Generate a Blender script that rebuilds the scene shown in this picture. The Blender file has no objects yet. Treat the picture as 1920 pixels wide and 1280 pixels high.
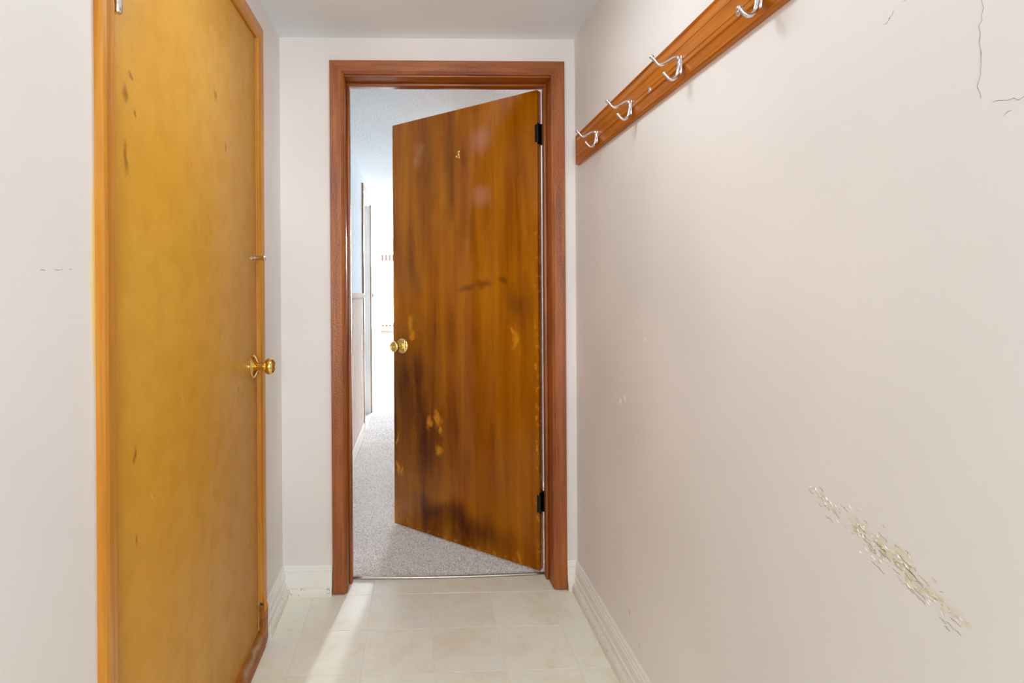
import bpy, bmesh, math, random
import numpy as np
from mathutils import Vector, Matrix
random.seed(7); rng = np.random.default_rng(7)
SC = bpy.context.scene
COL = SC.collection

# ------------------------------------------------------------------ camera
EYE = 1.1905
yaw, pit, rol = .0298, -.001, -.0061
R0 = Vector((math.cos(yaw), -math.sin(yaw), 0)); F0 = Vector((math.sin(yaw), math.cos(yaw), 0)); ZZ = Vector((0, 0, 1))
F = math.cos(pit) * F0 + math.sin(pit) * ZZ; U0 = -math.sin(pit) * F0 + math.cos(pit) * ZZ
Rv = math.cos(rol) * R0 + math.sin(rol) * U0; Uv = -math.sin(rol) * R0 + math.cos(rol) * U0
cd = bpy.data.cameras.new('camera'); cam = bpy.data.objects.new('camera', cd); COL.objects.link(cam)
cam.matrix_world = Matrix(((Rv.x, Uv.x, -F.x, 0), (Rv.y, Uv.y, -F.y, 0), (Rv.z, Uv.z, -F.z, EYE), (0, 0, 0, 1)))
cd.sensor_width = 36; cd.lens = 1047.87 / 1920 * 36
cd.shift_x = (960 - 812.45) / 1920; cd.shift_y = (547.1 - 640) / 1920
cd.clip_start = .02
SC.camera = cam

# ------------------------------------------------------------------ world, daylight, exposure
w = bpy.data.worlds.new('sky'); SC.world = w; w.use_nodes = True
w.node_tree.nodes['Background'].inputs['Color'].default_value = (.86, .93, 1, 1)
w.node_tree.nodes['Background'].inputs['Strength'].default_value = 4.0
SC.view_settings.view_transform = 'Standard'; SC.view_settings.look = 'None'
SC.view_settings.gamma = 1; SC.view_settings.use_curve_mapping = False
SC.view_settings.exposure = 0.4
SC.cycles.max_bounces = 8; SC.cycles.diffuse_bounces = 5; SC.cycles.adaptive_threshold = .05; SC.cycles.caustics_reflective = False; SC.cycles.caustics_refractive = False; SC.cycles.glossy_bounces = 4; SC.cycles.transparent_max_bounces = 6

def area(name, loc, rot, sx, sy, power, col):
    l = bpy.data.lights.new(name, 'AREA'); l.shape = 'RECTANGLE'; l.size = sx; l.size_y = sy; l.energy = power; l.color = col
    o = bpy.data.objects.new(name, l); COL.objects.link(o); o.location = loc; o.rotation_euler = rot
    return o
# sky light entering by the far room's wide window and by an unseen window added behind the camera
area('daylight_far_window', (.215, 11.22, 1.2), (math.radians(-90), 0, 0), 2.25, 1.46, 500, (.86, .94, 1))
area('added_daylight_entry', (.05, -1.62, 1.35), (math.radians(90), 0, 0), .8, 1.3, 29, (.94, .97, 1))

# ------------------------------------------------------------------ dimensions
XL, XR, YF, YB, ZC = -.535, .638, 2.223, -1.4, 2.196     # entry
YH = 2.36                                                # hall side of the far wall
HL, HR, HY, ZH = -.457, .78, 7.0, 2.20                   # hall
RL, RR, RY = -3.2, 2.8, 11.0                             # far room
JL, JR, JT = -.281, .539, 2.043                          # door opening between jambs

# ------------------------------------------------------------------ helpers
def lin(r, g, b):
    f = lambda c: (c / 255 / 12.92) if c / 255 <= .04045 else ((c / 255 + .055) / 1.055) ** 2.4
    return (f(r), f(g), f(b), 1)

def link(name, me, mat=None, parent=None, smooth=False):
    if mat and not me.materials: me.materials.append(mat)
    if smooth:
        me.polygons.foreach_set('use_smooth', [True] * len(me.polygons))
    o = bpy.data.objects.new(name, me); COL.objects.link(o)
    if parent: o.parent = parent
    return o

def bm_obj(name, bm, mat=None, parent=None, smooth=False, auto=None):
    bmesh.ops.recalc_face_normals(bm, faces=bm.faces)
    me = bpy.data.meshes.new(name); bm.to_mesh(me); bm.free()
    o = link(name, me, mat, parent, smooth or auto is not None)
    if auto is not None: me.set_sharp_from_angle(angle=math.radians(auto))
    return o

def empty(name, loc=(0, 0, 0), rz=0):
    o = bpy.data.objects.new(name, None); COL.objects.link(o); o.empty_display_size = .1
    o.location = loc; o.rotation_euler = (0, 0, rz); return o

def tag(o, label, cat, group=None, kind=None):
    o['label'] = label; o['category'] = cat
    if group: o['group'] = group
    if kind: o['kind'] = kind
    return o
def struct(o, label, cat): return tag(o, label, cat, kind='structure')

def add_box(bm, lo, hi, bev=0, seg=2):
    m = Matrix.Translation([(a + b) / 2 for a, b in zip(lo, hi)]) @ Matrix.Diagonal([abs(b - a) for a, b in zip(lo, hi)] + [1])
    r = bmesh.ops.create_cube(bm, size=1, matrix=m)
    if bev:
        es = list({e for v in r['verts'] for e in v.link_edges})
        bmesh.ops.bevel(bm, geom=es, offset=bev, segments=seg, affect='EDGES', profile=.5)

def box(name, lo, hi, mat, parent=None, bev=0, seg=2):
    bm = bmesh.new(); add_box(bm, lo, hi, bev, seg)
    return bm_obj(name, bm, mat, parent, auto=35 if bev else None)

def boxes(name, lst, mat, parent=None, bev=0):
    bm = bmesh.new()
    for lo, hi in lst: add_box(bm, lo, hi, bev)
    return bm_obj(name, bm, mat, parent)

def add_sweep(bm, prof, f0, f1):
    """prof: list of (a,b); f0/f1 map (a,b) to the 3-D start and end point of that profile edge (mitres come from these)."""
    n = len(prof)
    A = [bm.verts.new(f0(a, b)) for a, b in prof]; B = [bm.verts.new(f1(a, b)) for a, b in prof]
    for i in range(n):
        j = (i + 1) % n; bm.faces.new((A[i], A[j], B[j], B[i]))
    bm.faces.new(A); bm.faces.new(list(reversed(B)))

def add_lathe(bm, prof, M, n=28):
    """prof: (radius, height) along +Z of M"""
    rings = []
    for r, h in prof:
        if r < 1e-6: rings.append([bm.verts.new(M @ Vector((0, 0, h)))])
        else: rings.append([bm.verts.new(M @ Vector((r * math.cos(2 * math.pi * k / n), r * math.sin(2 * math.pi * k / n), h))) for k in range(n)])
    for a, b in zip(rings, rings[1:]):
        for k in range(n):
            q = [a[k % len(a)], a[(k + 1) % n % len(a)], b[(k + 1) % n % len(b)], b[k % len(b)]]
            q = list(dict.fromkeys(q))
            if len(q) > 2: bm.faces.new(q)
    for ring in (rings[0], rings[-1]):
        if len(ring) > 2: bm.faces.new(ring)

def lathe(name, prof, M, mat, parent=None, n=28, auto=40):
    bm = bmesh.new(); add_lathe(bm, prof, M, n); return bm_obj(name, bm, mat, parent, auto=auto)

def spline(pts, n):
    P = [np.array(p, float) for p in pts]; P = [2 * P[0] - P[1]] + P + [2 * P[-1] - P[-2]]; out = []
    for i in range(1, len(P) - 2):
        for k in range(n):
            t = k / n
            out.append(.5 * (2 * P[i] + (P[i + 1] - P[i - 1]) * t + (2 * P[i - 1] - 5 * P[i] + 4 * P[i + 1] - P[i + 2]) * t * t + (3 * P[i] - P[i - 1] - 3 * P[i + 1] + P[i + 2]) * t ** 3))
    out.append(P[-2]); return out

def add_tube(bm, pts, rad, n=10, side=(0, 1, 0), squash=1.):
    rings = []; side = Vector(side)
    for i, p in enumerate(pts):
        a = Vector(pts[max(i - 1, 0)]); b = Vector(pts[min(i + 1, len(pts) - 1)]); t = (b - a).normalized()
        s = (side - t * side.dot(t)).normalized(); u = t.cross(s); r = rad[i] if hasattr(rad, '__len__') else rad
        rings.append([bm.verts.new(Vector(p) + s * r * squash * math.cos(2 * math.pi * k / n) + u * r * math.sin(2 * math.pi * k / n)) for k in range(n)])
    for a, b in zip(rings, rings[1:]):
        for k in range(n): bm.faces.new((a[k], a[(k + 1) % n], b[(k + 1) % n], b[k]))
    bm.faces.new(rings[0]); bm.faces.new(list(reversed(rings[-1])))

AX = {'+x': Matrix.Rotation(math.radians(90), 4, 'Y'), '-x': Matrix.Rotation(math.radians(-90), 4, 'Y'),
      '+y': Matrix.Rotation(math.radians(-90), 4, 'X'), '-y': Matrix.Rotation(math.radians(90), 4, 'X'),
      '+z': Matrix.Identity(4), '-z': Matrix.Rotation(math.radians(180), 4, 'X')}
def at(p, ax): return Matrix.Translation(p) @ AX[ax]

# ------------------------------------------------------------------ node helpers
class NT:
    def __init__(s, name):
        s.m = bpy.data.materials.new(name); s.m.use_nodes = True; s.t = s.m.node_tree
        s.b = s.t.nodes['Principled BSDF']; s.co = None
    def n(s, typ, **kw):
        x = s.t.nodes.new(typ)
        for k, v in kw.items(): setattr(x, k, v)
        return x
    def l(s, a, b): s.t.links.new(a, b)
    def put(s, inp, v):
        if isinstance(v, bpy.types.NodeSocket): s.l(v, inp)
        else: inp.default_value = v
    def coord(s):
        if s.co is None: s.co = s.n('ShaderNodeTexCoord').outputs['Object']
        return s.co
    def scaled(s, sc, co=None, loc=(0, 0, 0), rot=(0, 0, 0)):
        x = s.n('ShaderNodeMapping'); s.l(co or s.coord(), x.inputs[0]); x.inputs['Scale'].default_value = sc
        x.inputs['Location'].default_value = loc; x.inputs['Rotation'].default_value = rot; return x.outputs[0]
    def noise(s, sc, detail=3, rough=.5, co=None, dist=0):
        x = s.n('ShaderNodeTexNoise'); s.l(co or s.coord(), x.inputs['Vector']); x.inputs['Scale'].default_value = sc
        x.inputs['Detail'].default_value = detail; x.inputs['Roughness'].default_value = rough; x.inputs['Distortion'].default_value = dist
        return x.outputs['Fac']
    def ramp(s, fac, stops):
        x = s.n('ShaderNodeValToRGB'); s.l(fac, x.inputs[0]); e = x.color_ramp.elements
        while len(e) < len(stops): e.new(.5)
        for q, (p, c) in zip(e, stops): q.position = p; q.color = c
        return x.outputs[0]
    def rng(s, v, a, b, c=0., d=1.):
        x = s.n('ShaderNodeMapRange'); s.l(v, x.inputs[0])
        for i, k in enumerate((a, b, c, d)): x.inputs[i + 1].default_value = k
        return x.outputs[0]
    def math(s, op, a, b=0.):
        x = s.n('ShaderNodeMath', operation=op); s.put(x.inputs[0], a); s.put(x.inputs[1], b); return x.outputs[0]
    def mix(s, fac, a, b, mode='MIX'):
        x = s.n('ShaderNodeMix', data_type='RGBA', blend_type=mode); s.put(x.inputs[0], fac); s.put(x.inputs[6], a); s.put(x.inputs[7], b); return x.outputs[2]
    def warp(s, scale, amount, co=None):
        nz = s.n('ShaderNodeTexNoise'); s.l(co or s.coord(), nz.inputs['Vector']); nz.inputs['Scale'].default_value = scale; nz.inputs['Detail'].default_value = 3
        a = s.n('ShaderNodeVectorMath', operation='SUBTRACT'); s.l(nz.outputs['Color'], a.inputs[0]); a.inputs[1].default_value = (.5, .5, .5)
        b = s.n('ShaderNodeVectorMath', operation='SCALE'); s.l(a.outputs[0], b.inputs[0]); b.inputs['Scale'].default_value = amount
        c = s.n('ShaderNodeVectorMath', operation='ADD'); s.l(co or s.coord(), c.inputs[0]); s.l(b.outputs[0], c.inputs[1]); return c.outputs[0]
    def blobs(s, co, items, soft=.5):
        """items: (loc3, rot3, radii3): soft ellipsoids in object space, joined by maximum"""
        out = None
        for loc, rot, rad in items:
            m = s.n('ShaderNodeMapping', vector_type='TEXTURE'); s.l(co, m.inputs[0])
            m.inputs['Location'].default_value = loc; m.inputs['Rotation'].default_value = rot; m.inputs['Scale'].default_value = rad
            v = s.n('ShaderNodeVectorMath', operation='LENGTH'); s.l(m.outputs[0], v.inputs[0])
            r = s.rng(v.outputs['Value'], soft, 1., 1., 0.)
            out = r if out is None else s.math('MAXIMUM', out, r)
        return out
    def bump(s, h, strength, dist=.002, prev=None):
        x = s.n('ShaderNodeBump'); s.l(h, x.inputs['Height']); x.inputs['Strength'].default_value = strength; x.inputs['Distance'].default_value = dist
        if prev is not None: s.l(prev, x.inputs['Normal'])
        return x.outputs[0]
    def done(s, color=None, rough=.5, metal=0, normal=None, spec=.5, coat=0, coat_rough=.1):
        b = s.b
        if color is not None: s.put(b.inputs['Base Color'], color)
        s.put(b.inputs['Roughness'], rough); s.put(b.inputs['Metallic'], metal); b.inputs['Specular IOR Level'].default_value = spec
        b.inputs['Coat Weight'].default_value = coat; b.inputs['Coat Roughness'].default_value = coat_rough
        if normal is not None: s.l(normal, b.inputs['Normal'])
        return s.m

# ------------------------------------------------------------------ materials
BIG = 50.
def m_wall(name, rgb, var=.03, rough=.45):
    t = NT(name); n1 = t.noise(2.2, 1); n2 = t.noise(90, 1)
    c = t.mix(t.rng(n1, .3, .7), lin(*[int(k * (1 - var)) for k in rgb]), lin(*[min(255, int(k * (1 + var * .4))) for k in rgb]))
    return t, c, t.bump(n2, .10, .0015), rough
def paint(name, rgb, spec=.35, **k):
    t, c, nb, r = m_wall(name, rgb, **k); return t.done(c, r, normal=nb, spec=spec)
WALL = (236, 230, 226)
M_wall = paint('wall_paint_pink_white', WALL)
# right wall: worn scrape with yellow undercoat, small knocks
t, c, nb, r = m_wall('wall_paint_scraped', WALL)
wc = t.warp(26, .05)
ang = math.atan2(.792 - .88, .633 - .914)
rot = (math.atan2(.088, .281), 0, 0)
def B(y, z, ry, rz, a=0.): return ((.638, y, z), (a, 0, 0), (BIG, ry, rz))
scr = t.blobs(wc, [B(.735, .836, .065, .013, .29), B(.69, .815, .06, .009, .27), B(.785, .842, .03, .010, .3), B(.645, .797, .03, .006, .3), B(.745, .826, .03, .006, .3)], .2)
fib = t.noise(1, 2, .6, t.scaled((1, 60, 260), rot=(-.3, 0, 0)))
yel = t.math('MULTIPLY', scr, t.rng(fib, .35, .62))
c = t.mix(t.math('MULTIPLY', yel, .8), c, lin(217, 201, 150))
knock = t.blobs(t.warp(60, .03), [B(1.735, .842, .012, .010), B(1.70, .855, .008, .012, .5), B(1.76, .835, .006, .004), B(1.30, 1.03, .004, .004), B(1.55, 1.05, .003, .006)], .55)
c = t.mix(knock, c, lin(253, 250, 244))
M_wall_r = t.done(c, r, normal=nb, spec=.35)
# left wall: strip of old yellow paint beside the closet casing
t, c, nb, r = m_wall('wall_paint_left', WALL)
strip = t.blobs(t.warp(9, .012), [((XL, .944, 1.22), (0, 0, 0), (BIG, .012, .21))], .6)
c = t.mix(t.math('MULTIPLY', strip, .9), c, lin(246, 226, 152))
M_wall_l = t.done(c, r, normal=nb, spec=.35)
M_ceil = paint('ceiling_paint_grey', (240, 246, 250), rough=.6)
M_trimwhite = None
t = NT('trim_paint_white'); chip = t.rng(t.noise(55, 4, .65), .66, .72)
c = t.mix(t.noise(6, 3), lin(234, 232, 226), lin(242, 240, 235)); c = t.mix(t.math('MULTIPLY', chip, .35), c, lin(150, 142, 128))
M_trimwhite = t.done(c, .4, normal=t.bump(t.noise(60, 3), .15, .002), spec=.4)
t = NT('shoe_paint_worn'); chip = t.rng(t.noise(48, 5, .7), .60, .66)
c = t.mix(t.noise(9, 3), lin(226, 221, 208), lin(240, 236, 226)); c = t.mix(t.math('MULTIPLY', chip, .55), c, lin(120, 112, 98))
M_shoe = t.done(c, .5, normal=t.bump(t.noise(70, 3), .35, .003), spec=.3)

def m_wood(name, dark, mid, light, axis_scale, rough=.3, peel=.25, var=.5, coat=.12, spec=.42, peel_scale=260):
    t = NT(name)
    g = t.noise(1, 5, .6, t.scaled(axis_scale), .3); big = t.noise(3.2, 2)
    c = t.ramp(t.math('ADD', t.math('MULTIPLY', g, 1 - var * .5), t.math('MULTIPLY', big, var * .5)), [(.32, lin(*dark)), (.5, lin(*mid)), (.7, lin(*light))])
    nb = t.bump(t.noise(peel_scale, 2), peel, .0012, t.bump(g, .08, .001))
    return t.done(c, rough, normal=nb, spec=spec, coat=coat, coat_rough=.12)
# reddish brown varnish on the doorway; grain runs along each member
RED = ((112, 46, 0), (150, 76, 0), (176, 98, 8))
M_red_v = m_wood('varnished_wood_upright', *RED, (60, 60, 3.5), peel=1., rough=.42, spec=.8, coat=.0, peel_scale=130)
M_red_h = m_wood('varnished_wood_head', *RED, (3.5, 60, 60), peel=1., rough=.42, spec=.8, coat=.0, peel_scale=130)
HON = ((172, 104, 14), (194, 126, 28), (212, 150, 56))
M_hon_v = m_wood('honey_wood_upright', *HON, (60, 60, 2.5), peel=.1, rough=.35)
M_hon_h = m_wood('honey_wood_rail', *HON, (60, 2.5, 60), peel=.1, rough=.35)
M_rack = m_wood('rack_wood', (146, 72, 2), (182, 102, 6), (202, 122, 16), (90, 4, 90), rough=.3, peel=.06, spec=.28, coat=.05)
M_halltrim = m_wood('hall_casing_wood', (120, 88, 54), (150, 116, 78), (176, 142, 104), (50, 50, 3), peel=.1)

def m_metal(name, rgb, rough):
    t = NT(name); return t.done(lin(*rgb), t.rng(t.noise(90, 2), .3, .7, rough * .8, rough * 1.3), 1)
M_brass = m_metal('polished_brass', (242, 214, 128), .14)
M_chrome = m_metal('chrome', (222, 222, 226), .14)
M_black = NT('black_painted_metal').done(lin(14, 12, 12), .45, .3)
M_strip = m_metal('threshold_metal', (190, 184, 176), .35)

# closet door: honey hardboard with knocks and stains
t = NT('closet_door_hardboard')
n1 = t.noise(3.0, 4, .55); n2 = t.noise(14, 4, .6)
c = t.mix(t.rng(n1, .3, .7), lin(204, 146, 40), lin(212, 158, 60)); c = t.mix(t.math('MULTIPLY', t.rng(n2, .45, .75), .35), c, lin(186, 128, 30))
wc = t.warp(30, .03)
def Bc(y, z, ry, rz, a=0.): return ((0, y, z), (a, 0, 0), (BIG, ry, rz))
dk = t.blobs(wc, [Bc(.70, .905, .006, .016, .2), Bc(.735, .88, .005, .012, -.3), Bc(.075, 1.60, .010, .010), Bc(.055, 1.56, .012, .02), Bc(.09, 1.53, .008, .008), Bc(.055, 1.44, .012, .04),
                  Bc(.52, 1.72, .010, .018), Bc(.36, 1.50, .005, .006), Bc(.60, 1.60, .010, .02), Bc(.085, .72, .006, .016, -.2), Bc(.08, .88, .008, .02)], .3)
c = t.mix(t.math('MULTIPLY', dk, .7), c, lin(128, 78, 14))
pale = t.blobs(t.warp(20, .012), [Bc(.30, .95, .003, .02, .5), Bc(.28, .80, .003, .014, .6), Bc(.35, .66, .003, .012, .6), Bc(.40, 1.35, .003, .02, .1), Bc(.15, .78, .003, .016, .5)], .3)
c = t.mix(t.math('MULTIPLY', pale, .5), c, lin(228, 190, 120))
M_closet = t.done(c, t.rng(n2, .3, .7, .40, .52), normal=t.bump(t.noise(30, 3), .08, .002, t.bump(t.noise(500, 1), .05, .0006)), spec=.26, coat=.04, coat_rough=.3)

# open door: stained slab with dark runs, orange bare patches, pale discs (local x runs from the hinge, z up)
t = NT('stained_slab_door')
gs = t.noise(1, 6, .62, t.scaled((17, 17, 1.1)), .5); gf = t.noise(1, 4, .6, t.scaled((160, 160, 4))); big = t.noise(1, 3, .5, t.scaled((6, 6, 2.2)))
f = t.math('ADD', t.math('MULTIPLY', gs, .62), t.math('ADD', t.math('MULTIPLY', gf, .14), t.math('MULTIPLY', big, .24)))
c = t.ramp(f, [(.30, lin(98, 38, 0)), (.43, lin(150, 82, 0)), (.56, lin(174, 104, 2)), (.72, lin(194, 122, 10))])
wc = t.warp(7, .16, t.scaled((1, 1, .45)))
def Bd(x, z, rx, rz, a=0.): return ((x, 0, z * .45), (0, a, 0), (rx, BIG, rz * .45))
dark = t.blobs(wc, [Bd(.72, .58, .30, .55), Bd(.74, .66, .22, .42), Bd(.60, .48, .20, .34), Bd(.68, .78, .12, .22), Bd(.40, .10, .40, .12), Bd(.55, .14, .22, .10)], .15)
dark = t.math('MULTIPLY', dark, t.rng(gs, .30, .66, 1., .62))
c = t.mix(t.math('MULTIPLY', dark, .94), c, lin(50, 4, 0))
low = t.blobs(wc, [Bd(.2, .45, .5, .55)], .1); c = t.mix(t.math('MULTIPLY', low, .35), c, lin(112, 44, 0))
w2 = t.warp(22, .06)
def Bs(x, z, rx, rz, a=0.): return ((x, 0, z), (0, a, 0), (rx, BIG, rz))
smear = t.blobs(w2, [Bs(.36, 1.205, .07, .022, .12), Bs(.27, 1.225, .06, .028, .1), Bs(.165, 1.24, .03, .03)], .2)
c = t.mix(t.math('MULTIPLY', smear, .6), c, lin(86, 34, 6))
dark_runs = t.blobs(wc, [Bd(.60, 1.75, .07, .5), Bd(.45, 1.8, .05, .35), Bd(.10, 1.15, .09, .16), Bd(.68, 1.3, .04, .3)], .1)
c = t.mix(t.math('MULTIPLY', dark_runs, .5), c, lin(78, 32, 8))  # darker streaks in the stain
org = t.blobs(w2, [Bs(.585, .555, .022, .035), Bs(.535, .585, .028, .045, .3), Bs(.515, .53, .012, .03), Bs(.53, .43, .03, .028, .5), Bs(.70, 1.03, .020, .055), Bs(.69, .97, .018, .03), Bs(.115, .975, .018, .045, -.2),
                    Bs(.125, 1.01, .012, .02), Bs(.79, .44, .010, .04), Bs(.79, .30, .014, .045), Bs(.765, .285, .014, .03), Bs(.10, .035, .008, .03), Bs(.73, .05, .006, .02)], .35)
c = t.mix(t.math('MULTIPLY', org, .85), c, lin(212, 136, 24))
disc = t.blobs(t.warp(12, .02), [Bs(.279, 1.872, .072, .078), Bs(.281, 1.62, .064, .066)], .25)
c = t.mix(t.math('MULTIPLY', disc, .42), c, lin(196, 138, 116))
edge = t.math('MULTIPLY', t.blobs(t.warp(40, .05), [Bs(.008, .6, .010, 1.2), Bs(.4, .022, .5, .012)], .5), t.rng(t.noise(38, 3), .52, .6))
c = t.mix(t.math('MULTIPLY', edge, .7), c, lin(206, 132, 40))
pl = t.blobs(w2, [Bs(.65, 1.84, .03, .06), Bs(.64, 1.88, .04, .05)], .1); c = t.mix(t.math('MULTIPLY', pl, .4), c, lin(190, 140, 84))
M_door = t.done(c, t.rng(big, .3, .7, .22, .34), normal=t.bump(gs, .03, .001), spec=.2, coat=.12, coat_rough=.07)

# vinyl tiles
t = NT('vinyl_tile_beige'); oi = t.n('ShaderNodeObjectInfo')
off = t.n('ShaderNodeVectorMath', operation='ADD'); geo = t.n('ShaderNodeNewGeometry'); t.l(geo.outputs['Position'], off.inputs[0]); t.l(oi.outputs['Random'], off.inputs[1])
n1 = t.noise(7, 5, .6, off.outputs[0]); n2 = t.noise(30, 4, .6, off.outputs[0])
c = t.ramp(n1, [(.3, lin(236, 229, 210)), (.5, lin(244, 243, 228)), (.7, lin(241, 244, 237))]); c = t.mix(t.math('MULTIPLY', t.rng(n2, .5, .8), .35), c, lin(230, 218, 194))
c = t.mix(t.math('MULTIPLY', oi.outputs['Random'], .25), c, lin(222, 216, 204))
speck = t.rng(t.noise(120, 2, .5, geo.outputs['Position']), .76, .80); c = t.mix(t.math('MULTIPLY', speck, .4), c, lin(130, 112, 84))
M_tile = t.done(c, t.rng(n2, .3, .7, .30, .44), normal=t.bump(n2, .06, .001), spec=.45)
M_joint = NT('vinyl_joint').done(lin(238, 231, 216), .6)

# carpet
t = NT('carpet_grey_beige'); n1 = t.noise(240, 3, .7); n2 = t.noise(9, 3)
c = t.ramp(n1, [(.36, lin(196, 190, 186)), (.5, lin(224, 219, 215)), (.64, lin(238, 235, 232))]); c = t.mix(t.math('MULTIPLY', t.rng(n2, .35, .7), .2), c, lin(216, 209, 204))
M_carpet = t.done(c, .95, normal=t.bump(n1, .8, .006), spec=0)
t = NT('carpet_fibre'); n1 = t.noise(130, 3, .75); c = t.ramp(n1, [(.38, lin(200, 193, 186)), (.5, lin(248, 245, 242)), (.64, lin(254, 252, 250))])
df = t.n('ShaderNodeBsdfDiffuse'); tl = t.n('ShaderNodeBsdfTranslucent'); mx = t.n('ShaderNodeMixShader'); mx.inputs[0].default_value = .12
t.l(c, df.inputs[0]); t.l(c, tl.inputs[0]); t.l(df.outputs[0], mx.inputs[1]); t.l(tl.outputs[0], mx.inputs[2]); t.l(mx.outputs[0], t.t.nodes['Material Output'].inputs[0]); M_fibre = t.m
# hall surfaces
t = NT('hall_wall_texture'); n1 = t.noise(95, 2, .6)
M_hwall = t.done(lin(206, 213, 216), 1., normal=t.bump(n1, .35, .004), spec=0)
t = NT('hall_ceiling_stipple'); n1 = t.noise(60, 4, .65); v = t.n('ShaderNodeTexVoronoi'); t.l(t.coord(), v.inputs['Vector']); v.inputs['Scale'].default_value = 75
M_hceil = t.done(lin(228, 233, 235), .8, normal=t.bump(n1, .9, .012, t.bump(v.outputs['Distance'], .6, .006)), spec=0)
t = NT('wainscot_board'); oi = t.n('ShaderNodeObjectInfo'); g = t.noise(1, 4, .6, t.scaled((40, 40, 2)))
c = t.mix(g, lin(196, 178, 164), lin(210, 195, 183)); c = t.mix(t.math('MULTIPLY', oi.outputs['Random'], .3), c, lin(204, 186, 174)); M_wains = t.done(c, 1., spec=0)
M_rail = paint('hall_rail_paint', (204, 190, 180), spec=0); M_hbase = paint('hall_baseboard_paint', (220, 212, 202), spec=0); M_jamb = paint('hall_jamb_paint', (240, 238, 234), spec=0)
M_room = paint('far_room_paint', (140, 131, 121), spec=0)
# thin clear glass, sheer curtain, lamp glass
t = NT('window_glass'); tr = t.n('ShaderNodeBsdfTransparent'); gl = t.n('ShaderNodeBsdfGlossy'); gl.inputs['Roughness'].default_value = .02; fr = t.n('ShaderNodeFresnel'); mx = t.n('ShaderNodeMixShader')
t.l(fr.outputs[0], mx.inputs[0]); t.l(tr.outputs[0], mx.inputs[1]); t.l(gl.outputs[0], mx.inputs[2]); t.l(mx.outputs[0], t.t.nodes['Material Output'].inputs[0]); M_glass = t.m
t = NT('sheer_curtain'); tr = t.n('ShaderNodeBsdfTransparent'); df = t.n('ShaderNodeBsdfTranslucent'); df.inputs[0].default_value = (.95, .94, .92, 1); mx = t.n('ShaderNodeMixShader')
wv = t.noise(300, 1); t.l(t.rng(wv, .3, .7, .7, .85), mx.inputs[0]); t.l(tr.outputs[0], mx.inputs[1]); t.l(df.outputs[0], mx.inputs[2]); t.l(mx.outputs[0], t.t.nodes['Material Output'].inputs[0]); M_sheer = t.m
M_band = NT('curtain_cream_band').done(lin(134, 128, 120), .8)
M_tab = NT('curtain_brown_trim').done(lin(66, 34, 16), .8)
def m_lamp(name, rgb, st):
    t = NT(name); t.done(lin(*rgb), .3); t.b.inputs['Emission Color'].default_value = lin(*rgb); t.b.inputs['Emission Strength'].default_value = st; return t.m
M_lamp = m_lamp('added_lamp_glass_entry', (235, 248, 255), 17.5)
M_lamp2 = m_lamp('added_lamp_glass_entry_back', (240, 248, 255), 5)
M_lamp_h = m_lamp('added_lamp_glass_hall', (240, 246, 255), 13)
M_globe = m_lamp('added_globe_glass', (236, 244, 255), 1400)
M_white_plastic = NT('white_plastic').done(lin(232, 230, 228), .35)
M_grille = NT('grey_grille').done(lin(120, 122, 126), .5)
M_crack = NT('crack_shadow').done(lin(150, 140, 128), .8)
M_flake = NT('lifted_paint').done(lin(228, 222, 208), .5)
M_undercoat = NT('old_undercoat').done(lin(204, 190, 146), .7)

# ------------------------------------------------------------------ the entry: shell
T = .1
struct(boxes('wall_right', [((XR, YB, 0), (XR + T, YF + .001, ZC))], M_wall_r), 'pale pink-white painted wall with a scrape, carrying the hook rail', 'wall')
WR = bpy.data.objects['wall_right']
CY0, CY1, CZ1 = .99, 1.89, 2.055     # closet opening
struct(boxes('wall_left', [((XL - T, YB, 0), (XL, CY0, ZC)), ((XL - T, CY1, 0), (XL, YF + .001, ZC)), ((XL - T, CY0, CZ1), (XL, CY1, ZC))], M_wall_l), 'pale painted wall holding the tall honey-coloured closet door', 'wall')
WL = bpy.data.objects['wall_left']
struct(boxes('wall_far', [((XL - T, YF, 0), (JL - .02, YH, 2.3)), ((JR + .02, YF, 0), (HR + T, YH, 2.3)), ((JL - .02, YF, JT + .02), (JR + .02, YH, 2.3))], M_wall), 'pale pink-white end wall around the open brown doorway', 'wall')
struct(boxes('wall_back', [((XL - T, YB - T, 0), (XR + T, YB, .7)), ((XL - T, YB - T, 2.0), (XR + T, YB, ZC)), ((XL - T, YB - T, .7), (-.35, YB, 2.0)), ((.45, YB - T, .7), (XR + T, YB, 2.0))], M_wall), 'painted wall behind the viewer with an opening for the added window', 'wall')
struct(boxes('ceiling', [((XL - T, YB - T, ZC), (XR + T, YF + .001, ZC + .1))], M_ceil), 'smooth pale grey ceiling of the entry', 'ceiling')
boxes('wall_closet', [((XL - .62, CY0 - .05, -.02), (XL - .60, CY1 + .05, 2.12)), ((XL - .6, CY0 - .05, -.02), (XL - T, CY0 - .03, 2.12)), ((XL - .6, CY1 + .03, -.02), (XL - T, CY1 + .05, 2.12)), ((XL - .6, CY0 - .05, 2.1), (XL - T, CY1 + .05, 2.12)), ((XL - .6, CY0 - .05, -.02), (XL, CY1 + .05, -.002))], M_wall)
struct(bpy.data.objects['wall_closet'], 'plain walls inside the closet behind the honey-coloured door', 'wall')

# unseen window added behind the viewer to light the entry
wnd = struct(empty('added_window_2', (.05, YB - .05, .7)), 'plain unseen window added behind the viewer to light the entry', 'window')
boxes('window_frame', [((-.4, -.03, 0), (-.36, .03, 1.3)), ((.36, -.03, 0), (.4, .03, 1.3)), ((-.36, -.03, 0), (.36, .03, .04)), ((-.36, -.03, 1.26), (.36, .03, 1.3))], M_trimwhite, wnd)
box('pane', (-.36, -.004, .04), (.36, .004, 1.26), M_glass, wnd)

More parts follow.
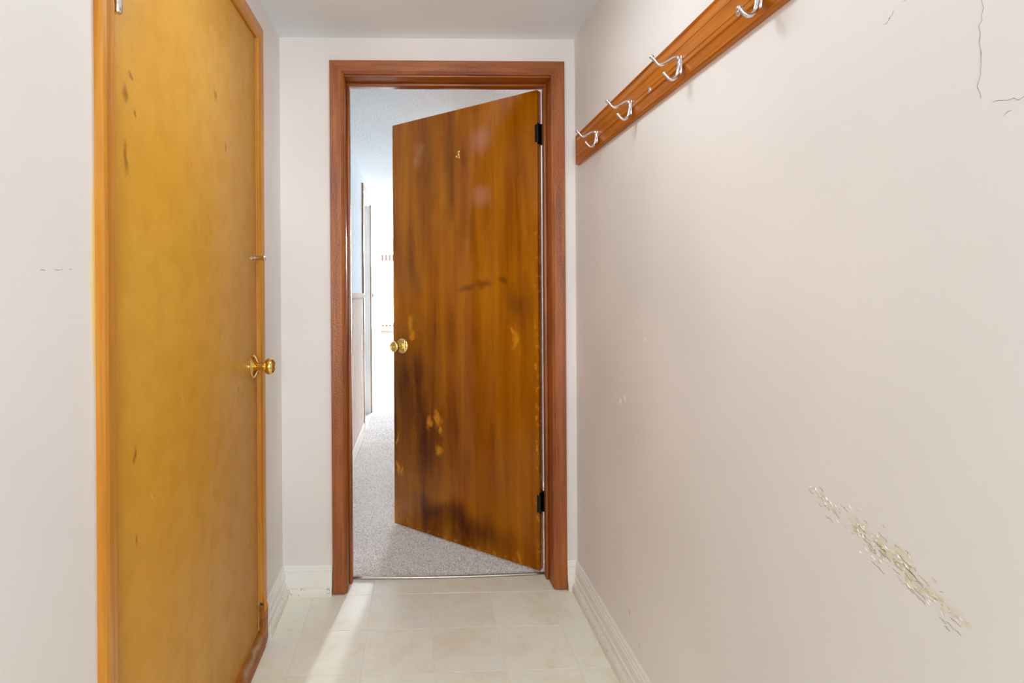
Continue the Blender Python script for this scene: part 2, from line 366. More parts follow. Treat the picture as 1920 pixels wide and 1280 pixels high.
# floor: base and single vinyl tiles
fl = struct(boxes('floor', [((XL - T, YB - T, -.05), (XR + T, 2.34, -.0015))], M_joint), 'beige mottled vinyl tile floor of the entry', 'floor')
S = .2286; tx, ty, g = -.1804, 2.2021, .0009
meshes = {}
def tile(x0, x1, y0, y1):
    k = (round(x1 - x0, 4), round(y1 - y0, 4))
    if k not in meshes:
        bm = bmesh.new(); a, b = k[0] / 2, k[1] / 2
        add_box(bm, (-a, -b, -.003), (a, b, 0)); 
        for v in bm.verts:
            if v.co.z > -.001: v.co.x *= (1 - .0006 / a); v.co.y *= (1 - .0006 / b)
        bmesh.ops.recalc_face_normals(bm, faces=bm.faces)
        me = bpy.data.meshes.new('floor_tile'); bm.to_mesh(me); bm.free(); me.materials.append(M_tile); meshes[k] = me
    o = bpy.data.objects.new('floor_tile', meshes[k]); COL.objects.link(o); o.parent = fl
    o.location = ((x0 + x1) / 2, (y0 + y1) / 2, random.uniform(0, .0003))
for i in range(-3, 5):
    for j in range(-1, 17):
        x0, x1 = max(tx + i * S, XL) + g, min(tx + (i + 1) * S, XR) - g
        y0, y1 = max(ty - (j + 1) * S, YB) + g, min(ty - j * S, 2.328) - g
        if x1 - x0 < .01 or y1 - y0 < .01: continue
        if y1 > YF: x0, x1 = max(x0, JL + .001), min(x1, JR - .001)
        if x1 - x0 < .01: continue
        tile(x0, x1, y0, y1)

# ------------------------------------------------------------------ baseboards with shoe moulding
BP = [(0, 0), (.016, 0), (.016, .053), (.0125, .0545), (.0125, .084), (.0085, .087), (.0085, .0885), (.0105, .0905), (.0105, .096), (.007, .0985), (.007, .106), (.004, .111), (0, .111)]
SP = [(.013, 0), (.030, 0), (.030, .012), (.027, .022), (.021, .029), (.013, .030)]
def base_board(name, f, a, b, ma, mb, label):
    """f(off, along, z); ma/mb: mitre slope at each end"""
    bm = bmesh.new(); add_sweep(bm, BP, lambda o, z: f(o, a + ma * o, z), lambda o, z: f(o, b + mb * o, z))
    r = struct(bm_obj(name, bm, M_trimwhite), label, 'baseboard')
    bm = bmesh.new(); add_sweep(bm, SP, lambda o, z: f(o, a + ma * o, z), lambda o, z: f(o, b + mb * o, z))
    bm_obj('shoe_moulding', bm, M_shoe, r); return r
base_board('baseboard_right', lambda o, s, z: (XR - o, s, z), YB, YF, 0, -1, 'off-white moulded baseboard along the wall under the hook rail')
base_board('baseboard_left', lambda o, s, z: (XL + o, s, z), 1.940, YF, 0, -1, 'short off-white baseboard between closet door and corner')
base_board('baseboard_near', lambda o, s, z: (XL + o, s, z), YB, .945, 0, 0, 'off-white baseboard in front of the closet door')
base_board('baseboard_far_left', lambda o, s, z: (s, YF - o, z), XL, -.340, 1, 0, 'chipped off-white baseboard to the left of the brown doorway')
base_board('baseboard_far_right', lambda o, s, z: (s, YF - o, z), .595, XR, 0, -1, 'narrow off-white baseboard piece to the right of the brown doorway')

# ------------------------------------------------------------------ brown doorway: jambs, stops, mitred casing
tr1 = struct(empty('trim_1', ((JL + JR) / 2, YF, 0)), 'reddish-brown varnished door frame around the open doorway', 'door frame')
ox = (JL + JR) / 2
wlo = lambda x, y, z: (x - ox, y - YF, z)
def bx(name, lo, hi, mat, parent, bev=.0015): return box(name, wlo(*lo), wlo(*hi), mat, parent, bev)
bx('jamb', (JL - .02, YF - .001, 0), (JL, YH + .001, JT + .02), M_red_v, tr1); bx('jamb', (JR, YF - .001, 0), (JR + .02, YH + .001, JT + .02), M_red_v, tr1)
bx('head_jamb', (JL, YF - .001, JT), (JR, YH + .001, JT + .02), M_red_h, tr1)
bx('stop', (JL, YF + .062, 0), (JL + .012, YF + .098, JT - .012), M_red_v, tr1, .003); bx('stop', (JR - .012, YF + .062, 0), (JR, YF + .098, JT - .012), M_red_v, tr1, .003)
bx('head_stop', (JL, YF + .062, JT - .012), (JR, YF + .098, JT), M_red_h, tr1, .003)
CO = [(0, 0), (0, .012), (.002, .016), (.044, .016), (.048, .013), (.053, .010), (.055, .006), (.055, 0)]   # (from outer edge, proud of the wall)
cl, crr, ct = -.338, .594, 2.103
bm = bmesh.new(); add_sweep(bm, CO, lambda a, b: wlo(cl + a, YF - b, .003), lambda a, b: wlo(cl + a, YF - b, ct - a)); bm_obj('casing', bm, M_red_v, tr1)
bm = bmesh.new(); add_sweep(bm, CO, lambda a, b: wlo(crr - a, YF - b, .003), lambda a, b: wlo(crr - a, YF - b, ct - a)); bm_obj('casing', bm, M_red_v, tr1)
bm = bmesh.new(); add_sweep(bm, CO, lambda a, b: wlo(cl + a, YF - b, ct - a), lambda a, b: wlo(crr - a, YF - b, ct - a)); bm_obj('head_casing', bm, M_red_h, tr1)
bm = bmesh.new(); add_box(bm, wlo(JL - .0005, 2.30, .86), wlo(JL + .0012, 2.33, .98)); bm_obj('strike_plate', bm, M_brass, tr1)
# carpet edge strip on the threshold, slightly bowed
bm = bmesh.new(); pts = [wlo(JL + (JR - JL) * k / 16, 2.328 - .012 * math.sin(math.pi * k / 16) + .004 * k / 16, .004) for k in range(17)]
add_tube(bm, pts, .006, 8, (0, 0, 1)); bm_obj('carpet_strip', bm, M_strip, tr1, smooth=True)

# ------------------------------------------------------------------ the open slab door (local x from hinge along the leaf, -y towards the entry)
th = math.atan2(.634, -.774)
d1 = struct(empty('door_1', (.5106, 2.336, 0), th), 'dark stained wooden slab door standing ajar into the carpeted hall', 'door')
# local +x = along the leaf; local +y = rotated 90 deg: points to the entry side, so the leaf body lies at y<0
box('leaf', (0, -.035, .012), (.814, 0, 2.035), M_door, d1, .0015)
KP = [(0, 0), (.038, 0), (.038, .003), (.034, .008), (.024, .012), (.018, .014), (.0125, .018), (.0115, .030), (.0135, .036), (.020, .041), (.0255, .048), (.0275, .056), (.0255, .064), (.020, .069), (.0165, .0695), (.015, .067), (.006, .067), (.0045, .069), (0, .069)]
def knob(parent, M):
    o = lathe('knob', KP[8:], M, M_brass, parent, 32, 60)
    lathe('rose', KP[:7] + [(0, .0175)], M, M_brass, o, 32, 30); lathe('shank', [(0, .012), (.0122, .012), (.0115, .03), (.0130, .037), (0, .037)], M, M_brass, o, 24, 60); return o
knob(d1, at((.755, 0, .918), '+y')); knob(d1, at((.755, -.035, .918), '-y'))
box('latch_plate', (.8135, -.029, .89), (.8152, -.006, .946), M_brass, d1, .0004)
def hinge(parent, x, y, z, mat, h=.09, r=.006, wings=()):
    o = lathe('hinge', [(0, 0), (r * .8, 0), (r, .003), (r, h * .33), (r * .93, h * .335), (r * .93, h * .345), (r, h * .35), (r, h * .65), (r * .93, h * .655), (r * .93, h * .665), (r, h * .67), (r, h - .003), (r * .8, h), (0, h + .002)], at((x, y, z), '+z'), mat, parent, 16)
    for lo, hi in wings: box('hinge_leaf', lo, hi, mat, o, .0004)
    return o
for z in (1.81, .25):
    hinge(d1, -.0035, -.0415, z, M_black, .09, .007, [((-.0012, -.036, z), (.0004, .0006, z + .088)), ((-.006, .0, z + .006), (.010, .0022, z + .08))])
    bx('hinge_plate', (JR - .0018, YF + .102, z), (JR + .0002, YH + .001, z + .088), M_black, tr1, .0003)
# small brass hook on the door
bm = bmesh.new(); add_tube(bm, spline([(.402, .001, 1.838), (.402, .004, 1.828), (.402, .005, 1.816), (.402, .010, 1.806), (.402, .017, 1.808), (.402, .019, 1.815)], 5), .003, 8, (1, 0, 0))
hk = bm_obj('hook', bm, M_brass, d1, smooth=True); box('hook_plate', (.396, -.0002, 1.806), (.408, .002, 1.842), M_brass, hk, .0008)

# ------------------------------------------------------------------ closet door and casing on the left wall
d2 = struct(empty('door_2', (XL - .0005, CY0 + .003, 0)), 'tall honey-coloured flush closet door with brass knob', 'door')
LW = CY1 - CY0 - .006
box('leaf', (-.035, 0, .050), (0, LW, 2.050), M_closet, d2, .0025)
ko = lathe('knob', KP[8:], at((0, LW - .048, .949), '+x'), M_brass, d2, 32, 60)
lathe('rose', KP[:7] + [(0, .0175)], at((0, LW - .048, .949), '+x'), M_brass, ko, 32, 30); lathe('shank', [(0, .012), (.0122, .012), (.0115, .03), (.013, .037), (0, .037)], at((0, LW - .048, .949), '+x'), M_brass, ko, 24, 60)
pk = lathe('pull', [(0, .004), (.0075, .004), (.0068, .010), (.0068, .030), (.0092, .033), (.0105, .037), (.0085, .041), (.003, .042), (0, .0415)], at((0, LW - .036, 1.303), '+x'), M_chrome, d2, 20)
lathe('pull_flange', [(0, 0), (.0125, 0), (.0125, .002), (.009, .004), (.006, .0045), (0, .0045)], at((0, LW - .036, 1.303), '+x'), M_chrome, pk, 20)
for z in (1.684, .28):
    hinge(d2, .0125, .0085, z, M_chrome, .09, .0075, [((.0002, .0, z), (.004, .016, z + .09))])
tr2 = struct(empty('trim_2', (XL, (CY0 + CY1) / 2, 0)), 'honey-stained wooden casing around the closet door', 'door frame')
oy = (CY0 + CY1) / 2
cloc = lambda x, y, z: (x - XL, y - oy, z)
CC = [(0, 0), (0, .010), (.003, .014), (.010, .016), (.038, .014), (.048, .010), (.0505, .007), (.0505, 0)]
for ya, yb in ((CY0 + .0002, CY0 + .009), (CY1 - .009, CY1 - .0002)): box('jamb', cloc(XL - .0995, ya, .001), cloc(XL - .037, yb, 2.053), M_hon_v, tr2)
box('head_jamb', cloc(XL - .0995, CY0 + .009, 2.0515), cloc(XL - .001, CY1 - .009, 2.0548), M_hon_h, tr2)
y0, y1, z1, z0 = .947, 1.938, 2.093, .0015
def piece(name, A, Bf, mat):
    bm = bmesh.new(); add_sweep(bm, CC, A, Bf); return bm_obj(name, bm, mat, tr2)
piece('casing', lambda a, b: cloc(XL + b, y0 + a, z0 + a), lambda a, b: cloc(XL + b, y0 + a, z1 - a), M_hon_v)
piece('casing', lambda a, b: cloc(XL + b, y1 - a, z0 + .11 + a * .8), lambda a, b: cloc(XL + b, y1 - a, z1 - a), M_hon_v)
piece('head_casing', lambda a, b: cloc(XL + b, y0 + a, z1 - a), lambda a, b: cloc(XL + b, y1 - a, z1 - a), M_hon_h)
# bottom rail, proud of the casing, with a worn rounded top and a greyish highlight in its colour, and the splintered foot of the upright
RP = [(-.03, 0), (.022, 0), (.022, .014), (.017, .034), (.008, .050), (-.004, .058), (-.03, .058)]
bm = bmesh.new(); add_sweep(bm, RP, lambda o, z: cloc(XL + o, CY0 - .002, z + .001), lambda o, z: cloc(XL + o, CY1 + .002, z + .001))
t = NT('worn_sill_wood'); g = t.noise(1, 4, .6, t.scaled((60, 5, 60))); wr = t.blobs(t.warp(14, .05), [((.012, .0, .04), (0, 0, 0), (.02, .9, .012))], .4)
c = t.ramp(g, [(.35, lin(132, 74, 8)), (.55, lin(164, 98, 18)), (.7, lin(184, 120, 36))]); c = t.mix(t.math('MULTIPLY', wr, t.rng(t.noise(9, 4), .35, .6)), c, lin(186, 172, 146))
M_sill = t.done(c, .4, normal=t.bump(g, .2, .002))
bm_obj('sill', bm, M_sill, tr2, auto=30)
bm = bmesh.new(); FP = [(0, 0), (0, .010), (.003, .014), (.010, .018), (.036, .020), (.046, .014), (.046, 0)]
add_sweep(bm, FP, lambda a, b: cloc(XL + b, y1 - a, .002), lambda a, b: cloc(XL + b * (1.25 - a * 9), y1 - a * 1.1, .108 + a * .75))
bm_obj('splintered_foot', bm, M_sill, tr2)
bm = bmesh.new(); v = [bm.verts.new(cloc(*p)) for p in [(XL + .014, CY1 + .006, .175), (XL + .016, CY1 + .026, .150), (XL + .026, CY1 + .022, .128), (XL + .018, CY1 + .002, .118), (XL + .008, CY1 + .012, .14)]]
for f_ in ((0, 1, 2), (0, 2, 3), (0, 3, 4), (0, 4, 1), (1, 4, 2), (2, 4, 3)): bm.faces.new([v[k] for k in f_])
bm_obj('splinter', bm, M_hon_v, tr2)
# old paint ridge beside the casing
# ------------------------------------------------------------------ hook rail on the right wall
rk = tag(empty('coat_rack', (XR, 2.168, 1.681)), 'long honey-brown wooden hook rail with chrome double hooks on the wall', 'coat rack')
LEN, HGT = 1.82, .115
loops = [(0, 0), (0, .011), (.0035, .0145), (.007, .012), (.0085, .0105), (.0105, .0105), (.028, .0165), (.030, .0195), (.032, .0205), (.040, .0205), (.0405, .0195), (.0415, .0195), (.042, .0205)]
bm = bmesh.new(); prev = None
for e, h in loops:
    r = [bm.verts.new(p) for p in [(-h, -e, e), (-h, -(LEN - e), e), (-h, -(LEN - e), HGT - e), (-h, -e, HGT - e)]]
    if prev:
        for k in range(4): bm.faces.new((prev[k], prev[(k + 1) % 4], r[(k + 1) % 4], r[k]))
    else: bm.faces.new(r)
    prev = r
bm.faces.new(prev); bm_obj('board', bm, M_rack, rk)
def make_hook():
    bm = bmesh.new()
    up = spline([(0, 0, .007), (-.010, 0, .0075), (-.022, 0, .004), (-.036, 0, -.004), (-.046, 0, -.0085), (-.054, 0, -.006), (-.061, 0, .002), (-.0675, 0, .009)], 5)
    add_tube(bm, up, [.0056] * 5 + [.0046] * 8 + [.0040] * (len(up) - 13), 12)
    lo = spline([(-.001, 0, .002), (-.004, 0, -.010), (-.006, 0, -.024), (-.011, 0, -.036), (-.020, 0, -.042), (-.029, 0, -.039), (-.0375, 0, -.030)], 5)
    add_tube(bm, lo, [.0060] * 5 + [.0050] * 8 + [.0042] * (len(lo) - 13), 12)
    for p, r in (((-.0685, 0, .010), .0054), ((-.0385, 0, -.029), .0050)):
        bmesh.ops.create_uvsphere(bm, u_segments=12, v_segments=8, radius=r, matrix=Matrix.Translation(p))
    h = bm_obj('hook', bm, M_chrome, rk, smooth=True)
    bm = bmesh.new(); pts = [(0, 0, .016), (-.0005, 0, .012), (-.001, 0, 0), (-.001, 0, -.018), (0, 0, -.030)]
    pts = spline([(0, 0, .013), (0, 0, .010), (0, 0, .003), (0, 0, -.010), (0, 0, -.022), (0, 0, -.030)], 4)
    add_tube(bm, pts, [.0045 + .0035 * math.sin(math.pi * min(1, max(0, k / (len(pts) - 1)))) for k in range(len(pts))], 14, (0, 1, 0))
    for v in bm.verts: v.co.x = v.co.x * .38 - .0008
    bm_obj('hook_plate', bm, M_chrome, h, smooth=True)
    for z in (.006, -.022): lathe('screw', [(.0032, 0), (.0030, .001), (.0018, .0018), (0, .002)], at((-.0033, 0, z), '-x'), M_chrome, h, 10)
    return h
h0 = make_hook()
for k, y in enumerate((1.885, 1.584, 1.283, .982, .681)):
    h = h0
    if k:
        h = h0.copy(); COL.objects.link(h); h.parent = rk
        for ch in list(h0.children): c_ = ch.copy(); COL.objects.link(c_); c_.parent = h
    h.location = (-.0205, y - 2.168, 1.722 - 1.681)
for y in (1.458, 1.05, .642):
    lathe('screw_cap', [(.0075, 0), (.007, .0015), (.0045, .003), (0, .0036)], at((-.0205, y - 2.168, 1.719 - 1.681), '-x'), M_chrome, rk, 16)

# ------------------------------------------------------------------ hall beyond the door
struct(boxes('wall_hall_left', [((HL - T, YH, 0), (HL, 4.77, 2.3)), ((HL - T, 5.50, 0), (HL, HY, 2.3)), ((HL - T, 4.77, 2.04), (HL, 5.5, 2.3))], M_hwall), 'bluish-white textured hall wall above panelled wainscot', 'wall')
HWL = bpy.data.objects['wall_hall_left']
struct(boxes('wall_hall_right', [((HR, YH, 0), (HR + T, HY, 2.3))], M_hwall), 'white textured hall wall behind the open door', 'wall')
struct(boxes('ceiling_hall', [((RL - T, YH - .001, ZH), (RR + T, RY + T, ZH + .1))], M_hceil), 'white stippled hall ceiling', 'ceiling')
fh = struct(boxes('floor_hall', [((RL - T, 2.34, -.05), (RR + T, RY + T, .002)), ((JL, 2.326, -.01), (JR, 2.34, .002))], M_carpet), 'grey-beige carpet running down the hall', 'floor')
# carpet pile near the door
def pile(x0, x1, y0, y1, sp):
    nx, ny = int((x1 - x0) / sp), int((y1 - y0) / sp)
    X, Y = np.meshgrid(np.linspace(x0, x1, nx), np.linspace(y0, y1, ny)); n = X.size
    c = np.stack([X.ravel(), Y.ravel(), np.full(n, .0)], 1); c[:, :2] += rng.normal(0, sp * .35, (n, 2))
    c[:, 0] = np.clip(c[:, 0], x0, x1); c[:, 1] = np.clip(c[:, 1], y0, y1)
    h = rng.uniform(.003, .0065, n); lean = rng.normal(0, .002, (n, 2)); a = rng.uniform(0, 6.28, n)
    V = np.empty((n, 4, 3))
    for k in range(3):
        V[:, k] = c; V[:, k, 0] += .0042 * np.cos(a + k * 2.0944); V[:, k, 1] += .0042 * np.sin(a + k * 2.0944); V[:, k, 2] = .001
    V[:, 3] = c; V[:, 3, :2] += lean; V[:, 3, 2] = .002 + h
    i = np.arange(n)[:, None] * 4
    Fc = np.concatenate([i + np.array([[0, 1, 3]]), i + np.array([[1, 2, 3]]), i + np.array([[2, 0, 3]])])
    return V.reshape(-1, 3), Fc
parts_ = [pile(HL + .02, HR - .02, YH + .002, 3.6, .0052), pile(JL + .002, JR - .002, 2.332, YH + .002, .0052), pile(HL + .02, .2, 3.6, 4.4, .007), pile(HL + .02, .1, 4.4, 5.4, .0095)]
V = np.concatenate([p[0] for p in parts_]); o_ = 0; Fl = []
for v_, f_ in parts_: Fl.append(f_ + o_); o_ += len(v_)
Fl = np.concatenate(Fl); me = bpy.data.meshes.new('carpet_pile'); me.from_pydata(V.tolist(), [], Fl.tolist())
p = link('carpet_pile', me, M_fibre, fh); p['kind'] = 'stuff'
# wainscot boards, chair rail, baseboard
bmesh_w = {}
def wboard(y0, y1):
    k = round(y1 - y0, 4)
    if k not in bmesh_w:
        bm = bmesh.new(); add_box(bm, (0, 0, 0), (.009, k, 1.06), 0)
        for v in bm.verts:
            if v.co.x > .005: v.co.y += .004 if v.co.y < k / 2 else -.004
        bmesh.ops.recalc_face_normals(bm, faces=bm.faces); me = bpy.data.meshes.new('wainscot_board'); bm.to_mesh(me); bm.free(); me.materials.append(M_wains); bmesh_w[k] = me
    o = bpy.data.objects.new('wainscot_board', bmesh_w[k]); COL.objects.link(o); o.parent = HWL; o.location = (HL, y0, .09)
for a, b, n in ((YH + .001, 4.70, 20), (5.57, HY, 12)):
    for k in range(n): wboard(a + (b - a) * k / n + .001, a + (b - a) * (k + 1) / n - .001)
    bm = bmesh.new(); add_sweep(bm, [(0, 0), (.010, 0), (.014, .008), (.024, .016), (.026, .030), (.020, .040), (.012, .048), (0, .052)], lambda o, z: (HL + o, a, 1.13 + z), lambda o, z: (HL + o, b, 1.13 + z)); bm_obj('chair_rail', bm, M_rail, HWL)
    bm = bmesh.new(); add_sweep(bm, [(0, 0), (.016, 0), (.016, .075), (.012, .088), (.009, .09), (0, .092)], lambda o, z: (HL + o, a, z + .003), lambda o, z: (HL + o, b, z + .003)); bm_obj('baseboard', bm, M_hbase, HWL)
# doorway in the hall wall
tr3 = struct(empty('trim_3', (HL, 5.135, 0)), 'thin brown casing around a side doorway down the hall', 'door frame')
hl = lambda x, y, z: (x - HL, y - 5.135, z)
CH = [(0, 0), (0, .013), (.004, .016), (.060, .014), (.066, .009), (.066, 0)]
bm = bmesh.new(); add_sweep(bm, CH, lambda a, b: hl(HL + b, 4.705 + a, .003), lambda a, b: hl(HL + b, 4.705 + a, 2.105 - a)); bm_obj('casing', bm, M_halltrim, tr3)
bm = bmesh.new(); add_sweep(bm, CH, lambda a, b: hl(HL + b, 5.565 - a, .003), lambda a, b: hl(HL + b, 5.565 - a, 2.105 - a)); bm_obj('casing', bm, M_halltrim, tr3)
bm = bmesh.new(); add_sweep(bm, CH, lambda a, b: hl(HL + b, 4.705 + a, 2.105 - a), lambda a, b: hl(HL + b, 5.565 - a, 2.105 - a)); bm_obj('head_casing', bm, M_halltrim, tr3)
for ya, yb in ((4.77, 4.784), (5.486, 5.50)): box('jamb', hl(HL - T - .001, ya, .003), hl(HL + .001, yb, 2.04), M_jamb, tr3)
box('head_jamb', hl(HL - T - .001, 4.784, 2.026), hl(HL + .001, 5.486, 2.04), M_jamb, tr3)
struct(boxes('wall_side_room', [((-2.0, 4.0, 0), (-1.9, 6.4, .8)), ((-2.0, 4.0, 2.0), (-1.9, 6.4, 2.2)), ((-2.0, 4.0, .8), (-1.9, 4.3, 2.0)), ((-2.0, 6.1, .8), (-1.9, 6.4, 2.0)), ((-1.9, 4.0, 0), (HL - T, 4.1, 2.2)), ((-1.9, 6.3, 0), (HL - T, 6.4, 2.2))], M_hwall), 'plain white walls of the room off the hall', 'wall')

w3 = struct(empty('added_window_3', (-1.95, 5.2, .8)), 'unseen window added to light the room off the hall', 'window')  # unseen window, added to brighten the side doorway's jamb
boxes('window_frame', [((-.03, -.9, 0), (.03, -.86, 1.2)), ((-.03, .86, 0), (.03, .9, 1.2)), ((-.03, -.86, 0), (.03, .86, .04)), ((-.03, -.86, 1.16), (.03, .86, 1.2))], M_trimwhite, w3)
box('pane', (-.004, -.86, .04), (.004, .86, 1.16), M_glass, w3)
# ------------------------------------------------------------------ far room with the bright window
WX0, WX1, WZ0, WZ1 = -.92, 1.35, .47, 1.93
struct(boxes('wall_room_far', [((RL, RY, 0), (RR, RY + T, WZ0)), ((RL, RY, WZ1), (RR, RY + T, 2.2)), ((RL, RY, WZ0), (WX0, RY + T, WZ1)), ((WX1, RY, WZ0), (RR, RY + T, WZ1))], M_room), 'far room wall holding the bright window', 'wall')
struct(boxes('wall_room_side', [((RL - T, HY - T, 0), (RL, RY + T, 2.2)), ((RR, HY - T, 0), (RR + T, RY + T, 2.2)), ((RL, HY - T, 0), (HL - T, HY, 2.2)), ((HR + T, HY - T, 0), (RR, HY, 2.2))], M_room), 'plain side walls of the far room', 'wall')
w1 = struct(empty('window_1', ((WX0 + WX1) / 2, RY + .05, WZ0)), 'wide bright window at the end of the hall', 'window')
hw, hh = (WX1 - WX0) / 2, WZ1 - WZ0
boxes('window_frame', [((-hw, -.05, 0), (-hw + .05, .05, hh)), ((hw - .05, -.05, 0), (hw, .05, hh)), ((-hw + .05, -.05, 0), (hw - .05, .05, .05)), ((-hw + .05, -.05, hh - .05), (hw - .05, .05, hh)), ((-.40, -.03, .05), (-.36, .03, hh - .05)), ((.36, -.03, .05), (.40, .03, hh - .05))], M_trimwhite, w1)
for a, b in ((-hw + .05, -.40), (-.36, .36), (.40, hw - .05)): box('pane', (a, .012, .05), (b, .018, hh - .05), M_glass, w1)
box('window_sill', (-hw - .04, -.09, -.03), (hw + .04, -.05, 0), M_trimwhite, w1, .004)
# sheer curtain
cu = tag(empty('sheer_curtain', (-.30, RY - .08, .43)), 'sheer white curtain with brown dashes drawn across the bright window', 'curtain')
bm = bmesh.new(); N = 140; rows = 3; Wd = .68; gridv = []
for r_ in range(rows + 1):
    gridv.append([bm.verts.new((-Wd + 2 * Wd * k / N, .018 * math.sin(k * 1.05) * (1 if r_ < 3 else .6), 1.5 * r_ / rows)) for k in range(N + 1)])
for r_ in range(rows):
    for k in range(N): bm.faces.new((gridv[r_][k], gridv[r_][k + 1], gridv[r_ + 1][k + 1], gridv[r_ + 1][k]))
bm_obj('fabric', bm, M_sheer, cu, smooth=True)
box('valance', (-Wd, -.030, 1.345), (Wd, -.024, 1.495), M_band, cu); box('hem_band', (-Wd, -.030, .045), (Wd, -.024, .155), M_band, cu)
bm = bmesh.new(); add_tube(bm, [(-Wd - .05, -.005, 1.515), (Wd + .05, -.005, 1.515)], .012, 10, (0, 0, 1)); bm_obj('curtain_rod', bm, M_trimwhite, cu, smooth=True)
bm = bmesh.new(); add_box(bm, (-.014, -.004, -.055), (.014, .004, .055)); bmesh.ops.recalc_face_normals(bm, faces=bm.faces); mt = bpy.data.meshes.new('tab'); bm.to_mesh(mt); bm.free(); mt.materials.append(M_tab)
bm = bmesh.new(); add_box(bm, (-.016, -.003, -.016), (.016, .003, .016)); bmesh.ops.recalc_face_normals(bm, faces=bm.faces); md = bpy.data.meshes.new('dash'); bm.to_mesh(md); bm.free(); md.materials.append(M_tab)
for k in range(19):
    x = -Wd + .04 + k * .07
    for nm, m_, z in (('tab', mt, 1.42), ('dash', md, .10)):
        o = bpy.data.objects.new(nm, m_); COL.objects.link(o); o.parent = cu; o.location = (x, -.031, z)

# ------------------------------------------------------------------ lamps, all out of sight and added for their light
def dome(name, loc, r, mat, label):
    o = tag(empty(name, loc), label, 'ceiling lamp')
    lathe('base_ring', [(0, 0), (r * 1.06, 0), (r * 1.08, -.012), (r * 1.02, -.026), (0, -.026)], Matrix.Identity(4), M_white_plastic, o, 40)
    lathe('glass_dome', [(r, -.026)] + [(r * math.cos(a), -.026 - .028 * math.sin(a)) for a in np.linspace(.1, 1.5, 10)] + [(0, -.0541)], Matrix.Identity(4), mat, o, 40, 80)
    lathe('finial', [(0, -.053), (.008, -.054), (.010, -.060), (.005, -.067), (0, -.069)], Matrix.Identity(4), M_brass, o, 14)
    return o
dome('added_ceiling_lamp', (.05, 1.3, ZC), .17, M_lamp, 'unseen round opal glass ceiling lamp added above the entry')  # unseen lamp, added to light the entry
dome('added_ceiling_lamp', (.02, -.45, ZC), .14, M_lamp2, 'smaller round opal glass ceiling lamp added behind the viewer for light')  # added behind the viewer for fill and casing sheen
dome('added_ceiling_lamp', (.36, 3.35, ZH), .13, M_lamp_h, 'round opal glass ceiling lamp added as hall fill, hidden by the open door')  # hidden lamp, added as fill light for the hall
pd = tag(empty('added_pendant_lamp', (.62, 9.0, ZH)), 'hidden round white globe lamp added in the far room to light the floor', 'added pendant lamp')  # added out of sight to throw the light strip across the threshold
lathe('canopy', [(0, 0), (.06, 0), (.055, -.02), (.012, -.03), (0, -.03)], Matrix.Identity(4), M_white_plastic, pd, 24)
lathe('cord', [(0, -.03), (.004, -.03), (.004, -.13), (0, -.13)], Matrix.Identity(4), M_white_plastic, pd, 8)
lathe('globe', [(0, -.41)] + [(.14 * math.sin(a), -.27 - .14 * math.cos(a)) for a in np.linspace(.12, 2.95, 18)] + [(.02, -.12), (0, -.12)], Matrix.Identity(4), M_globe, pd, 32, 80)
# slim intercom on the hall wall, seen mirrored in the door's varnish
ic = tag(empty('wall_intercom', (HL, 2.74, 1.34)), 'slim white wall intercom mirrored in the open door varnish', 'intercom')
box('body', (0, -.024, -.12), (.018, .024, .12), M_white_plastic, ic, .003)
for z in (.075, -.085):
    for k in range(4): box('grille_slot', (.0175, -.016 + k * .0095, z - .022), (.0188, -.012 + k * .0095, z + .022), M_grille, ic)

# ------------------------------------------------------------------ cracks and lifted paint
def crack(parent, pts, wdt, x, mat=M_crack, sgn=-1, jit=.0012, nm='crack'):
    """thin raised lip along a polyline (y,z) on the wall plane x"""
    bm = bmesh.new(); P = []
    for (a, b), (c_, d_) in zip(pts, pts[1:]):
        n = max(2, int(math.hypot(c_ - a, d_ - b) / .006))
        for k in range(n): P.append((a + (c_ - a) * k / n + random.gauss(0, jit), b + (d_ - b) * k / n + random.gauss(0, jit)))
    P.append(pts[-1]); n = len(P); rows = []
    for i, (y, z) in enumerate(P):
        a = P[max(0, i - 1)]; b = P[min(n - 1, i + 1)]; l = math.hypot(b[0] - a[0], b[1] - a[1]) or 1; py, pz = -(b[1] - a[1]) / l, (b[0] - a[0]) / l
        w_ = wdt * random.uniform(.25, 1) * min(1, 4 * i / n + .15, 4 * (n - i) / n + .15)
        rows.append([bm.verts.new((x, y - py * w_, z - pz * w_)), bm.verts.new((x + sgn * .0004, y, z)), bm.verts.new((x, y + py * w_, z + pz * w_))])
    for a, b in zip(rows, rows[1:]):
        bm.faces.new((a[0], a[1], b[1], b[0])); bm.faces.new((a[1], a[2], b[2], b[1]))
    return bm_obj(nm, bm, mat, parent)
crack(WR, [(.611, 1.53), (.612, 1.48), (.614, 1.466), (.611, 1.455), (.6125, 1.43), (.616, 1.418), (.612, 1.404)], .0006, XR)
crack(WR, [(.60, 1.395), (.578, 1.392), (.56, 1.393)], .0006, XR)
crack(WR, [(.745, 1.55), (.735, 1.553), (.729, 1.556), (.727, 1.561)], .0006, XR)
crack(WR, [(.712, 1.565), (.703, 1.567)], .0006, XR); crack(WR, [(.69, 1.585), (.683, 1.589)], .0005, XR)
crack(WR, [(.588, 1.378), (.580, 1.381)], .0005, XR); crack(WR, [(1.674, .226), (1.673, .205)], .0016, XR, jit=.0004)
crack(WR, [(1.60, .17), (1.597, .155)], .0008, XR, jit=.0003)
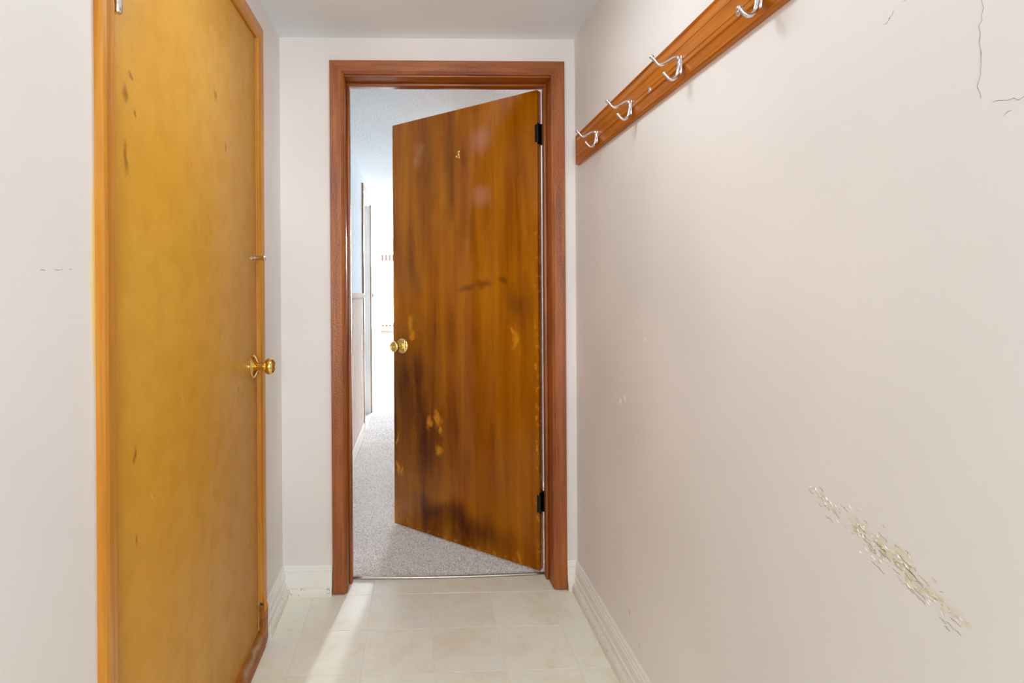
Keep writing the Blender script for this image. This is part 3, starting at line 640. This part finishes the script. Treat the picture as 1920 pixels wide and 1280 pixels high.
crack(WL, [(.81, 1.223), (.822, 1.224)], .0006, XL, sgn=1); crack(WL, [(.842, 1.226), (.862, 1.227)], .0007, XL, sgn=1); crack(WL, [(.876, 1.228), (.884, 1.229)], .0005, XL, sgn=1)
crack(WL, [(.953, 1.65), (.953, 1.45), (.9535, 1.26)], .0007, XL, sgn=1, jit=.0005); crack(WL, [(.957, .92), (.957, .70)], .0005, XL, sgn=1, jit=.0004)
# slivers of paint standing off the scrape
def slivers(n, name, mat, lift):
    bm = bmesh.new(); A = np.array([.905, .876]); Bp = np.array([.636, .793]); d = (Bp - A) / np.linalg.norm(Bp - A); q_ = np.array([-d[1], d[0]])
    for k in range(n):
        t_ = random.betavariate(2.2, 1.7); wd = .0045 + .024 * max(0, math.sin(math.pi * min(1, max(0, (t_ - .12) / .95)))) ** 1.3
        c_ = A + (Bp - A) * t_ + q_ * random.gauss(0, .5) * wd; a = random.gauss(0, .35); dd = d * math.cos(a) + q_ * math.sin(a); pp = np.array([-dd[1], dd[0]])
        L = random.uniform(.003, .011); W_ = random.uniform(.0004, .0013); x = XR - .0002
        pa, pb = c_ - dd * L / 2, c_ + dd * L / 2; e1 = c_ + pp * W_; e2 = c_ - pp * W_
        v = [bm.verts.new((x, *pa)), bm.verts.new((x - random.uniform(.2, 1) * lift, *e1)), bm.verts.new((x - random.uniform(0, .6) * lift, *pb)), bm.verts.new((x, *e2))]
        bm.faces.new((v[0], v[1], v[2])); bm.faces.new((v[0], v[2], v[3]))
    o = bm_obj(name, bm, mat, WR); o['kind'] = 'stuff'; return o
slivers(120, 'paint_flakes', M_flake, .0022)
slivers(70, 'bared_undercoat', M_undercoat, .0008)
M_slit = NT('deep_slit').done(lin(120, 108, 92), .8)
for k in range(40):
    t_ = random.betavariate(1.7, 1.7); y, z = .905 - .269 * t_ + 0, .876 - .083 * t_ + random.gauss(0, .011); L = random.uniform(.008, .022)
    crack(WR, [(y, z), (y - L * .5, z - L * .14), (y - L, z - L * .33)], .00045, XR, M_slit, jit=.0011)
